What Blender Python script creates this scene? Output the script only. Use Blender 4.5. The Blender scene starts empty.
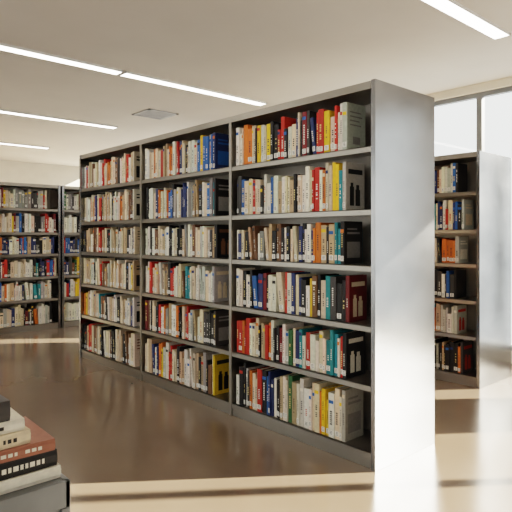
import bpy, math, random
from mathutils import Vector, Matrix
random.seed(11)
scene = bpy.context.scene
COL = scene.collection

# ------------------------------------------------------------------ materials
def new_mat(name):
    m = bpy.data.materials.new(name); m.use_nodes = True
    nt = m.node_tree
    b = nt.nodes['Principled BSDF']
    return m, nt, b

def noise_color(nt, scale, c1, c2, vec_scale=(1,1,1), detail=4, lo=.35, hi=.65):
    tc = nt.nodes.new('ShaderNodeTexCoord')
    mp = nt.nodes.new('ShaderNodeMapping'); mp.inputs['Scale'].default_value = vec_scale
    n = nt.nodes.new('ShaderNodeTexNoise'); n.inputs['Scale'].default_value = scale
    n.inputs['Detail'].default_value = detail
    r = nt.nodes.new('ShaderNodeValToRGB')
    r.color_ramp.elements[0].position = lo; r.color_ramp.elements[1].position = hi
    r.color_ramp.elements[0].color = (*c1, 1); r.color_ramp.elements[1].color = (*c2, 1)
    nt.links.new(tc.outputs['Object'], mp.inputs['Vector'])
    nt.links.new(mp.outputs['Vector'], n.inputs['Vector'])
    nt.links.new(n.outputs['Fac'], r.inputs['Fac'])
    return n, r

def simple(name, c1, c2, rough=.6, metal=0., scale=6., vs=(1,1,1), bump=0., rvar=None, detail=4, lo=.35, hi=.65):
    m, nt, b = new_mat(name)
    n, r = noise_color(nt, scale, c1, c2, vs, detail, lo, hi)
    nt.links.new(r.outputs['Color'], b.inputs['Base Color'])
    b.inputs['Roughness'].default_value = rough
    b.inputs['Metallic'].default_value = metal
    if rvar:
        mr = nt.nodes.new('ShaderNodeMapRange')
        mr.inputs['From Min'].default_value = .3; mr.inputs['From Max'].default_value = .7
        mr.inputs['To Min'].default_value = rvar[0]; mr.inputs['To Max'].default_value = rvar[1]
        nt.links.new(n.outputs['Fac'], mr.inputs['Value'])
        nt.links.new(mr.outputs['Result'], b.inputs['Roughness'])
    if bump:
        bp = nt.nodes.new('ShaderNodeBump'); bp.inputs['Strength'].default_value = bump
        bp.inputs['Distance'].default_value = .002
        nt.links.new(n.outputs['Fac'], bp.inputs['Height'])
        nt.links.new(bp.outputs['Normal'], b.inputs['Normal'])
    return m

M_wall = simple('wall_paint', (.74,.68,.58), (.80,.74,.64), .8, 0, 3, bump=.1)
M_ceil = simple('ceiling_paint', (.69,.63,.565), (.72,.66,.595), .85, 0, 2, bump=.1)
M_floor = simple('polished_concrete', (.15,.108,.076), (.195,.144,.105), .2, 0, .9, rvar=(.15,.23), detail=8, lo=.25, hi=.75)
M_floor.node_tree.nodes['Principled BSDF'].inputs['Specular IOR Level'].default_value = .7
M_steel = simple('brushed_steel', (.24,.245,.255), (.40,.405,.415), .3, 1.0, 1.1, (1,1,1.6), rvar=(.13,.25), detail=3, lo=.3, hi=.7)
def brushed(m):
    nt=m.node_tree; b=nt.nodes['Principled BSDF']
    tc=nt.nodes.new('ShaderNodeTexCoord'); mp=nt.nodes.new('ShaderNodeMapping'); mp.inputs['Scale'].default_value=(2,2,220)
    n=nt.nodes.new('ShaderNodeTexNoise'); n.inputs['Scale'].default_value=2; n.inputs['Detail'].default_value=3
    bp=nt.nodes.new('ShaderNodeBump'); bp.inputs['Strength'].default_value=.35; bp.inputs['Distance'].default_value=.0006
    nt.links.new(tc.outputs['Object'],mp.inputs['Vector']); nt.links.new(mp.outputs['Vector'],n.inputs['Vector'])
    nt.links.new(n.outputs['Fac'],bp.inputs['Height']); nt.links.new(bp.outputs['Normal'],b.inputs['Normal'])
brushed(M_steel)
M_frame = simple('shelf_steel', (.32,.295,.26), (.35,.325,.29), .34, .92, 3, (1,1,1), rvar=(.31,.36))
M_back = simple('shelf_back_panel', (.30,.27,.24), (.36,.325,.29), .4, .6, 5)
M_alu = simple('window_aluminium', (.2,.205,.21), (.25,.255,.26), .4, .6, 5)
M_cart = simple('cart_grey_metal', (.17,.178,.185), (.21,.22,.228), .45, .4, 8)
M_rubber = simple('rubber_black', (.02,.02,.02), (.04,.04,.04), .7, 0, 8)
M_vent = simple('vent_metal', (.35,.34,.33), (.42,.41,.40), .5, .2, 8)
M_ventdark = simple('vent_dark', (.03,.03,.03), (.05,.05,.05), .8, 0, 8)
M_house = simple('lamp_housing', (.8,.8,.8), (.85,.85,.85), .5, 0, 8)

def emis(name, col, s):
    m, nt, b = new_mat(name)
    b.inputs['Base Color'].default_value = (.9,.9,.9,1)
    b.inputs['Emission Color'].default_value = (*col,1)
    b.inputs['Emission Strength'].default_value = s
    return m
M_lamp = emis('lamp_diffuser', (1,.92,.80), 12)

def glass():
    m = bpy.data.materials.new('window_glass'); m.use_nodes = True
    nt = m.node_tree; nt.nodes.clear()
    o = nt.nodes.new('ShaderNodeOutputMaterial')
    t = nt.nodes.new('ShaderNodeBsdfTransparent'); t.inputs['Color'].default_value = (.95,.98,.98,1)
    g = nt.nodes.new('ShaderNodeBsdfGlossy'); g.inputs['Roughness'].default_value = .03
    mx = nt.nodes.new('ShaderNodeMixShader'); mx.inputs[0].default_value = .06
    nt.links.new(t.outputs[0], mx.inputs[1]); nt.links.new(g.outputs[0], mx.inputs[2])
    nt.links.new(mx.outputs[0], o.inputs['Surface'])
    return m
M_glass = glass()

def book_mat():
    m, nt, b = new_mat('book_covers')
    a = nt.nodes.new('ShaderNodeAttribute'); a.attribute_name = 'Col'
    n, r = noise_color(nt, 60, (.86,.86,.86), (1,1,1))
    mx = nt.nodes.new('ShaderNodeMix'); mx.data_type = 'RGBA'; mx.blend_type = 'MULTIPLY'
    mx.inputs[0].default_value = 1
    nt.links.new(a.outputs['Color'], mx.inputs[6]); nt.links.new(r.outputs['Color'], mx.inputs[7])
    nt.links.new(mx.outputs[2], b.inputs['Base Color'])
    b.inputs['Roughness'].default_value = .5
    b.inputs['Specular IOR Level'].default_value = .35
    return m
M_book = book_mat()

# ------------------------------------------------------------------ mesh builder
class MB:
    def __init__(s): s.v=[]; s.f=[]; s.m=[]; s.c=[]; s.T=Matrix.Identity(4); s.id=True
    def setT(s, T=None):
        s.id = T is None; s.T = T if T is not None else Matrix.Identity(4)
    def poly(s, pts, mi=0, c=(1,1,1)):
        k=len(s.v)
        if s.id: s.v.extend(pts)
        else: s.v.extend([tuple(s.T @ Vector(p)) for p in pts])
        s.f.append(tuple(range(k,k+len(pts)))); s.m.append(mi); s.c.append(c)
    def box(s, x0,y0,z0,x1,y1,z1, mi=0, c=(1,1,1)):
        k=len(s.v)
        P=[(x0,y0,z0),(x1,y0,z0),(x1,y1,z0),(x0,y1,z0),(x0,y0,z1),(x1,y0,z1),(x1,y1,z1),(x0,y1,z1)]
        if not s.id: P=[tuple(s.T @ Vector(p)) for p in P]
        s.v.extend(P)
        for q in ((0,3,2,1),(4,5,6,7),(0,1,5,4),(1,2,6,5),(2,3,7,6),(3,0,4,7)):
            s.f.append(tuple(k+i for i in q)); s.m.append(mi); s.c.append(c)
    def cyl(s, cx,cy,cz,r,h,axis='z',n=16,mi=0,c=(1,1,1)):
        def P(a,t):
            u=r*math.cos(a); w=r*math.sin(a)
            return {'z':(cx+u,cy+w,cz+t),'x':(cx+t,cy+u,cz+w),'y':(cx+u,cy+t,cz+w)}[axis]
        A=[2*math.pi*i/n for i in range(n)]
        for i in range(n):
            a,b=A[i],A[(i+1)%n]
            s.poly([P(a,0),P(b,0),P(b,h),P(a,h)],mi,c)
        s.poly([P(a,h) for a in A],mi,c); s.poly([P(a,0) for a in reversed(A)],mi,c)
    def obj(s, name, mats, loc=(0,0,0), rz=0., bevel=0., parent=None, colors=False):
        me=bpy.data.meshes.new(name); me.from_pydata(s.v,[],s.f); me.update()
        for m in mats: me.materials.append(m)
        me.polygons.foreach_set('material_index', s.m)
        if colors:
            a=me.color_attributes.new('Col','FLOAT_COLOR','CORNER')
            buf=[]
            for f,c in zip(s.f,s.c): buf.extend((c[0],c[1],c[2],1.0)*len(f))
            a.data.foreach_set('color', buf)
        o=bpy.data.objects.new(name, me); COL.objects.link(o)
        o.location=loc; o.rotation_euler=(0,0,rz)
        if bevel:
            b=o.modifiers.new('bevel','BEVEL'); b.width=bevel; b.segments=2; b.limit_method='ANGLE'
        if parent: o.parent=parent
        return o

# ------------------------------------------------------------------ books
PAL = {
 'w':(.78,.73,.62),'c':(.70,.57,.40),'t':(.48,.33,.20),'k':(.014,.013,.014),'d':(.05,.045,.045),
 'g':(.24,.23,.22),'l':(.45,.43,.39),'r':(.48,.028,.015),'m':(.17,.015,.018),'o':(.66,.16,.02),
 'n':(.022,.035,.12),'b':(.025,.12,.38),'e':(.02,.21,.25),'y':(.82,.51,.025),'f':(.035,.12,.045),
 'p':(.19,.09,.045),'s':(.34,.13,.085)}
RANDP = 'wwwwwwwwwcccccccttkkkkkddggllrrrmooonnnbbbeeyyfpp'
LIGHT = set('wctlyo')
PAGE=(.72,.66,.53)

def book(mb, x, y, z, t, h, d, key, rich=True, cover=None, lean=0.):
    c=PAL[key]; j=random.uniform(.78,1.15); c=tuple(min(.9,q*j*random.uniform(.93,1.07)) for q in c)
    if lean:
        mb.setT(Matrix.Translation((x,y,z)) @ Matrix.Rotation(lean,4,'Y'))
    else:
        mb.setT(Matrix.Translation((x,y,z)))
    k=.0025; s=.0035
    prof=[(0,s),(.15*t,.0008),(.35*t,0),(.65*t,0),(.85*t,.0008),(t,s)]
    for (a,b),(a2,b2) in zip(prof[:-1],prof[1:]):
        mb.poly([(a,b,0),(a2,b2,0),(a2,b2,h),(a,b,h)],0,c)
    mb.poly([(a,b,h) for a,b in prof]+[(t,s+.003,h),(0,s+.003,h)],0,c)
    mb.poly([(0,s,0),(0,s,h),(0,d,h),(0,d,0)],0,c)
    mb.poly([(t,s,0),(t,d,0),(t,d,h),(t,s,h)],0,c)
    mb.poly([(0,s,h),(k,s,h),(k,d,h),(0,d,h)],0,c)
    mb.poly([(t-k,s,h),(t,s,h),(t,d,h),(t-k,d,h)],0,c)
    mb.poly([(k,s,h),(k,d,h),(k,d,h-.006),(k,s,h-.006)],0,c)
    mb.poly([(t-k,s,h),(t-k,s,h-.006),(t-k,d,h-.006),(t-k,d,h)],0,c)
    mb.poly([(k,s,h-.004),(t-k,s,h-.004),(t-k,d-.004,h-.004),(k,d-.004,h-.004)],0,PAGE)
    mb.poly([(k,d-.004,0.002),(k,d-.004,h-.004),(t-k,d-.004,h-.004),(t-k,d-.004,.002)],0,PAGE)
    mb.poly([(0,d,0),(0,d,h),(k,d,h),(k,d,0)],0,c); mb.poly([(t-k,d,0),(t-k,d,h),(t,d,h),(t,d,0)],0,c)
    e=-.0006
    if rich:
        dark=(.03,.028,.03); white=(.8,.78,.72)
        ink = dark if key in LIGHT else random.choice([white,white,(.75,.6,.25)])
        if key in 'wc' and random.random()<.3: ink=random.choice([PAL['r'],PAL['n'],PAL['b']])
        if random.random()<.6:
            z0=random.uniform(.012,.022)
            mb.poly([(.1*t,e,z0),(.9*t,e,z0),(.9*t,e,z0+.03),(.1*t,e,z0+.03)],0,(.82,.80,.75))
            for q in range(3):
                zz=z0+.006+q*.008
                mb.poly([(.28*t,e-.0004,zz),(.72*t,e-.0004,zz),(.72*t,e-.0004,zz+.003),(.28*t,e-.0004,zz+.003)],0,(.1,.1,.1))
        if random.random()<.25:
            z0=h*random.uniform(.72,.86); bc=PAL[random.choice('wkrnboyc')]
            mb.poly([(.1*t,e,z0),(.9*t,e,z0),(.9*t,e,z0+.02),(.1*t,e,z0+.02)],0,bc)
        if random.random()<.75:
            zt=h*random.uniform(.25,.36); ze=h*random.uniform(.5,.75); w=random.choice([.1,.14,.18])
            while zt<ze:
                lh=random.uniform(.005,.009)
                if random.random()<.84:
                    mb.poly([((.5-w)*t,e-.0003,zt),((.5+w)*t,e-.0003,zt),((.5+w)*t,e-.0003,zt+lh),((.5-w)*t,e-.0003,zt+lh)],0,ink)
                zt+=lh+.005
    if cover:
        X=t+.0006; a=PAL[cover]
        def q(u0,v0,u1,v1,cc,o=0): mb.poly([(X+o,s+u0*(d-s),v0*h),(X+o,s+u1*(d-s),v0*h),(X+o,s+u1*(d-s),v1*h),(X+o,s+u0*(d-s),v1*h)],0,cc)
        st=random.randint(0,2)
        if st==0:
            q(.14,.14,.86,.52,a); q(.15,.7,.85,.75,a); q(.15,.8,.7,.84,a)
        elif st==1:
            q(.12,.76,.88,.86,a); q(.2,.1,.42,.5,a); q(.5,.1,.75,.44,a); q(.24,.5,.38,.58,a); q(.54,.44,.7,.54,a)
        else:
            for n in range(4): q(.14,.8-n*.09,random.uniform(.6,.88),.83-n*.09,a)
            q(.3,.14,.7,.3,a)
    mb.setT(None)

def fill_row(mb, x0, x1, y, z, gap, seq=None, cover=None, hmin=.66, hmax=.82, rich=True, tmin=.02, tmax=.05):
    x=x0
    d0=random.uniform(.17,.2)
    run=None
    while True:
        t=random.uniform(tmin,tmax) if random.random()<.65 else random.uniform(tmin*.65,tmin*1.2)
        if x+t>x1: break
        if seq:
            key=seq[min(len(seq)-1,int((x-x0)/(x1-x0)*len(seq)))]
            if random.random()<.15: key=random.choice(RANDP)
        else:
            if run and random.random()<.35: key=run
            else: key=random.choice(RANDP)
            run=key
        h=gap*random.uniform(hmin,hmax)
        if random.random()<.2: h*=.84
        if random.random()<.05 and x>x0+.1 and x+t+.07<x1:
            a=random.uniform(.07,.13); xx=x+h*math.sin(a)+.001
            book(mb,xx,y+.004,z+.0005,t,h,d0,key,rich,None,-a)
            x=xx+t/math.cos(a)+.002
            continue
        book(mb,x,y+random.uniform(0,.014),z,t,h,d0+random.uniform(-.025,.02),key,rich)
        x+=t+.0006
    key,art=(cover if cover else (random.choice('wkdglmncy'),random.choice('wkcr')))
    book(mb,x,y+.004,z,random.uniform(.02,.035),gap*(hmax-.02),random.uniform(.165,.195),key,rich,art)
    return x

# ------------------------------------------------------------------ shelving
def shelving(name, loc, rz, bays, bayw, D, H, zs, data=None, seed=1, gaps=(.1,.3), rich=True):
    random.seed(seed)
    L=bays*bayw
    mb=MB()
    pt=.028
    mb.box(0,-.008,0,pt,D+.008,H,1)
    mb.box(L-pt,-.008,0,L,D+.008,H,1)
    mb.box(pt,0,H-.045,L-pt,D,H-.002,0)
    mb.box(pt,D/2-.006,.02,L-pt,D/2+.006,H-.045,2)
    mb.box(pt,.012,0,L-pt,.03,zs[0]-.028,0); mb.box(pt,D-.03,0,L-pt,D-.012,zs[0]-.028,0)
    for b in range(1,bays):
        xb=b*bayw
        mb.box(xb-.014,.0,0,xb+.014,.035,H-.045,0)
        mb.box(xb-.014,D-.035,0,xb+.014,D,H-.045,0)
        mb.box(xb-.004,.035,0.02,xb+.004,D-.035,H-.045,0)
    for b in range(bays):
        xa=b*bayw+(pt if b==0 else .014); xb=(b+1)*bayw-(pt if b==bays-1 else .014)
        for z in zs:
            for side in (0,1):
                ya,yb=(0.004,D/2-.006) if side==0 else (D/2+.006,D-.004)
                mb.box(xa,ya,z-.006,xb,yb,z,0)
                yf=(ya,ya+.012) if side==0 else (yb-.012,yb)
                mb.box(xa,yf[0],z-.034,xb,yf[1],z,0)
                if z!=zs[0]:
                    mb.box(xa,ya+.02,z,xa+.002,yb,z+.03,0); mb.box(xb-.002,ya+.02,z,xb,yb,z+.03,0)
    sh=mb.obj(name,[M_frame,M_steel,M_back],loc,rz,bevel=.0025)
    bk=MB()
    tops=list(zs[1:])+[H-.015]
    for b in range(bays):
        xa=b*bayw+.04; xb=(b+1)*bayw-.03
        for r,z in enumerate(zs):
            gap=tops[r]-.03-z
            row=len(zs)-1-r
            seq=cov=None; g=random.uniform(*gaps)
            if data and (b,row) in data:
                seq,cov,g=data[(b,row)]
            fill_row(bk,xa,xb-g,.018,z+.0005,gap,seq,cov,.72,.9,rich,.022,.046)
    bk2=MB()
    for b in range(bays):
        xa=b*bayw+.04; xb=(b+1)*bayw-.03
        for r,z in enumerate(zs):
            fill_row(bk2,xa,xb-random.uniform(*gaps),.018,z+.0005,tops[r]-.03-z,None,None,.74,.9,False,.022,.046)
    off=len(bk.v)
    bk.v.extend([(L-p[0],D-p[1],p[2]) for p in bk2.v])
    bk.f.extend([tuple(off+i for i in f) for f in bk2.f]); bk.m.extend(bk2.m); bk.c.extend(bk2.c)
    bo=bk.obj('library_books',[M_book],loc,rz,colors=True)
    return sh,bo

ZM=[.09,.46,.79,1.125,1.44,1.79]
data={
 (2,0):('wcoocywcykwrkwnkkdwcrdcrwc',('l','g'),.20),
 (2,1):('dwgwrckwnwtwctkcwcrwocyyl',('l','k'),.20),
 (2,2):('wcktpwgctkpwkcknwnotkwec',('k','g'),.22),
 (2,3):('wkwkbnmkwckrwtncwpkcwdkk',('m','c'),.20),
 (2,4):('rorwcktrwkmwrcnwywcceewb',('k','w'),.20),
 (2,5):('kkdwcrkbnwkwftwrwcoywcw',('l','g'),.22),
 (1,0):('wcoccrtcowrnckwcbybbb',('n','b'),.20),
 (1,1):('kwcnoctbkwcnwgtkwcbd',('k','g'),.19),
 (1,2):('wtwcctwkwckcgwpcwcwt',('k','p'),.19),
 (1,3):('wrctwctkrwcpewcwlrww',('l','c'),.19),
 (1,4):('pwckrwgtwokcrwtwcdkk',('d','g'),.19),
 (1,5):('ctkwoywrcktwwctkgfw',('y','k'),.19),
 (0,0):('wctwctwrcotcpkwcrwt',('c','k'),.14),
 (0,1):('cwooccrtctckwcotcpw',('w','k'),.14),
 (0,2):('ktcwpcrtckwtcwctkwc',('c','k'),.14),
 (0,3):('ctcwkctrptctcwtcckwk',('t','k'),.14),
 (0,4):('ytwctcepcwtcwkctwcw',('w','k'),.14),
 (0,5):('ktrcptckwctkwctkptc',('c','m'),.14),
}
BW=1.2633
shelving('library_bookshelf',(2.48,5.57,0),-math.pi/2,3,BW,.60,2.15,ZM,data,seed=5)
k=2.01/2.15
ZS=[z*k for z in ZM]; ZS[0]=.09
shelving('library_bookshelf',(4.48,4.66,0),-math.pi/2,2,1.25,.60,2.01,ZS,None,seed=9,gaps=(.1,.22))
shelving('library_bookshelf',(.56,7.52,0),0,2,1.25,.60,2.0,[z*.93 for z in ZM],None,seed=14,gaps=(.03,.14))
shelving('library_bookshelf',(3.085,7.52,0),0,1,1.25,.60,2.0,[z*.93 for z in ZM],None,seed=15,gaps=(.03,.14))

# ------------------------------------------------------------------ room shell
X0,X1,Y0,Y1,H=-3.0,5.6,-4.4,12.2,2.9
def boxobj(name,b,mat,bevel=0):
    mb=MB(); cx,cy=(b[0]+b[3])/2,(b[1]+b[4])/2
    mb.box(b[0]-cx,b[1]-cy,b[2],b[3]-cx,b[4]-cy,b[5]); return mb.obj(name,[mat],(cx,cy,0),bevel=bevel)
T=.2
boxobj('floor',(X0-T,Y0-T,-.15,X1+T,Y1+T,0),M_floor)
boxobj('ceiling',(X0-T,Y0-T,H,X1+T,Y1+T,H+.2),M_ceil)
boxobj('wall_back',(X0-T,Y1,0,X1+T,Y1+T,H),M_wall)
boxobj('wall_front',(X0-T,Y0-T,0,X1+T,Y0,H),M_wall)
def winwall(name, xa, xb, piers):
    mb=MB()
    mb.box(xa,Y0,0,xb,Y1,.12); mb.box(xa,Y0,2.82,xb,Y1,H)
    for a,b in piers: mb.box(xa,a,.12,xb,b,2.82)
    mb.obj(name,[M_wall])
winwall('wall_right',X1,X1+T,[(Y0,-3.61),(.09,.85),(4.62,6.4),(10.1,10.9)])  # widest pier is unseen, sized to trim the sun strip and shade the back shelf
winwall('wall_left_added_openings',X0-T,X0,[(Y0,-3.6),(.2,1.0),(4.8,5.6),(9.4,Y1)])  # unseen wall; its window openings are added to let light onto the books
def window(n,a,b,xb0=X1):
    mb=MB(); xa,xb=xb0+.05,xb0+.11
    N=max(1,round((b-a)/.93)); w=(b-a)/N
    mb.box(xa,a,.12,xb,b,.17); mb.box(xa,a,2.77,xb,b,2.82)
    for i in range(N+1):
        y=a+i*w; y0=max(a,y-.03); y1=min(b,y+.03)
        if i==0: y1=a+.04
        if i==N: y0=b-.04
        mb.box(xa,y0,.17,xb,y1,2.77)
    for i in range(N): mb.box(xb0+.075,a+i*w+.02,.165,xb0+.081,a+(i+1)*w-.02,2.775,1)
    mb.obj('window_%d'%n,[M_alu,M_glass])
window(1,-3.61,.09); window(2,.85,4.62); window(3,6.4,10.1); window(4,10.9,Y1)
window(5,-3.6,.2,X0-.15); window(6,1.0,4.8,X0-.15); window(7,5.6,9.4,X0-.15)  # added left-side windows, out of view, brightening the book fronts
boxobj('baseboard_back',(X0,Y1-.012,0,X1,Y1,.1),M_alu,.002)
boxobj('baseboard_front',(X0,Y0,0,X1,Y0+.012,.1),M_alu,.002)

# ------------------------------------------------------------------ ceiling lights
def strip(xa,xb,y):
    L=xb-xa; w=.13
    mb=MB()
    mb.box(-L/2,-w/2,-.022,L/2,-w/2+.008,0,0); mb.box(-L/2,w/2-.008,-.022,L/2,w/2,0,0)
    mb.box(-L/2,-w/2,-.022,-L/2+.008,w/2,0,0); mb.box(L/2-.008,-w/2,-.022,L/2,w/2,0,0)
    mb.box(-L/2+.008,-w/2+.008,-.019,L/2-.008,w/2-.008,-.001,1)
    mb.obj('linear_ceiling_light',[M_house,M_lamp],((xa+xb)/2,y,H-.0005))
strip(2.60,4.48,4.86); strip(.66,2.57,4.86); strip(-1.3,.63,4.86)
strip(1.93,3.83,7.37); strip(0,1.90,7.37)
strip(1.9,3.81,9.9); strip(-.03,1.87,9.9)
strip(2.45,4.38,1.93); strip(.5,2.42,1.93)
mb=MB(); w=.22
mb.box(-w,-w,-.012,w,-w+.03,0,0); mb.box(-w,w-.03,-.012,w,w,0,0); mb.box(-w,-w,-.012,-w+.03,w,0,0); mb.box(w-.03,-w,-.012,w,w,0,0)
mb.box(-w+.02,-w+.02,-.003,w-.02,w-.02,0,1)
for i in range(7):
    y=-w+.06+i*.052
    mb.poly([(-w+.03,y-.014,-.003),(w-.03,y-.014,-.003),(w-.03,y+.012,-.012),(-w+.03,y+.012,-.012)],0)
mb.obj('ceiling_vent',[M_vent,M_ventdark],(3.81,6.24,H-.0005))

# ------------------------------------------------------------------ cart + stack of books
mb=MB()
cx,cy=.51,1.195; W,Dp,Ht=.62,.44,.74
x0,x1,y0,y1=-W,0,0,Dp
mb.box(x0,y0,Ht-.06,x1,y0+.012,Ht,0); mb.box(x0,y1-.012,Ht-.06,x1,y1,Ht,0)
mb.box(x0,y0,Ht-.06,x0+.012,y1,Ht,0); mb.box(x1-.012,y0,Ht-.06,x1,y1,Ht,0)
mb.box(x0+.012,y0+.012,Ht-.014,x1-.012,y1-.012,Ht-.001,0)
mb.box(x0,y0,.12,x0+.02,y1,Ht-.06,0); mb.box(x1-.02,y0,.12,x1,y1,Ht-.06,0)
mb.box(x0+.02,y0+.01,.12,x1-.02,y1-.01,.145,0); mb.box(x0+.02,y0+.01,.42,x1-.02,y1-.01,.44,0)
mb.box(x0+.02,y0+.008,.44,x1-.02,y0+.02,Ht-.06,0)
mb.box(x0+.02,y1-.03,.145,x1-.02,y1-.02,Ht-.06,0)
for ax in (x0+.05,x1-.05):
    for ay in (.05,Dp-.05):
        mb.cyl(ax-.012,ay,.04,.04,.024,'x',20,1); mb.box(ax-.018,ay-.015,.05,ax-.013,ay+.015,.12,0); mb.box(ax+.013,ay-.015,.05,ax+.018,ay+.015,.12,0)
mb.obj('book_cart',[M_cart,M_rubber],(cx,cy,0),bevel=.002)

sb=MB(); z=Ht+.0003
for (xr,yf,t,L,d,key,ang,txt) in [(.498,1.222,.028,.27,.21,'w',.0,None),(.492,1.228,.036,.26,.2,'k',.02,'w'),(.486,1.225,.026,.26,.2,'s',-.02,'w'),
      (.435,1.235,.030,.22,.17,'c',.03,'k'),(.424,1.240,.025,.22,.16,'w',-.03,'k'),(.395,1.245,.044,.20,.15,'d',.02,'w')]:
    c=PAL[key]; sb.setT(Matrix.Translation((xr,yf,z))@Matrix.Rotation(ang,4,'Z'))
    kk=.003
    sb.box(-L,0,0,0,d,kk,0,c); sb.box(-L,0,t-kk,0,d,t,0,c)
    prof=[(kk,.0),(t*.3,-.003),(t*.7,-.003),(t-kk,0)]
    for (a,b),(a2,b2) in zip(prof[:-1],prof[1:]): sb.poly([(-L,b,a),(0,b,a),(0,b2,a2),(-L,b2,a2)],0,c)
    sb.poly([(0,b,a) for a,b in prof]+[(0,.004,t-kk),(0,.004,kk)],0,c)
    sb.box(-L+.004,.002,kk,-.004,d-.004,t-kk,0,PAGE)
    if txt:
        x=-.03
        while x>-.2:
            lw=random.uniform(.005,.011)
            if random.random()<.85: sb.poly([(x-lw,-.0036,t*.36),(x,-.0036,t*.36),(x,-.0036,t*.66),(x-lw,-.0036,t*.66)],0,PAL[txt])
            x-=lw+.004
    z+=t+.0003
sb.setT(None)
sb.obj('stack_of_books',[M_book],colors=True)

# ------------------------------------------------------------------ light
w=bpy.data.worlds.new('World'); scene.world=w; w.use_nodes=True
bg=w.node_tree.nodes['Background']; bg.inputs['Color'].default_value=(1,.975,.94,1); bg.inputs['Strength'].default_value=2.1
sd=bpy.data.lights.new('sun','SUN'); sd.energy=38; sd.color=(1,.86,.69); sd.angle=math.radians(.5)
so=bpy.data.objects.new('sun',sd); COL.objects.link(so)
dv=Vector((-.80,.60,-.42)).normalized()
so.rotation_euler=dv.to_track_quat('-Z','Y').to_euler(); so.location=(12,-5,6)

# ------------------------------------------------------------------ camera
cd=bpy.data.cameras.new('camera'); cd.sensor_width=36; cd.lens=545/512*36; cd.shift_y=-20/512; cd.clip_start=.02
co=bpy.data.objects.new('camera',cd); COL.objects.link(co)
co.location=(0,0,1.29); co.rotation_euler=(math.pi/2,0,-math.radians(41.9))
scene.camera=co
scene.view_settings.view_transform='Filmic'
for lk in ('Medium High Contrast','Filmic - Medium High Contrast'):
    try: scene.view_settings.look=lk; break
    except Exception: pass
scene.view_settings.exposure=.38
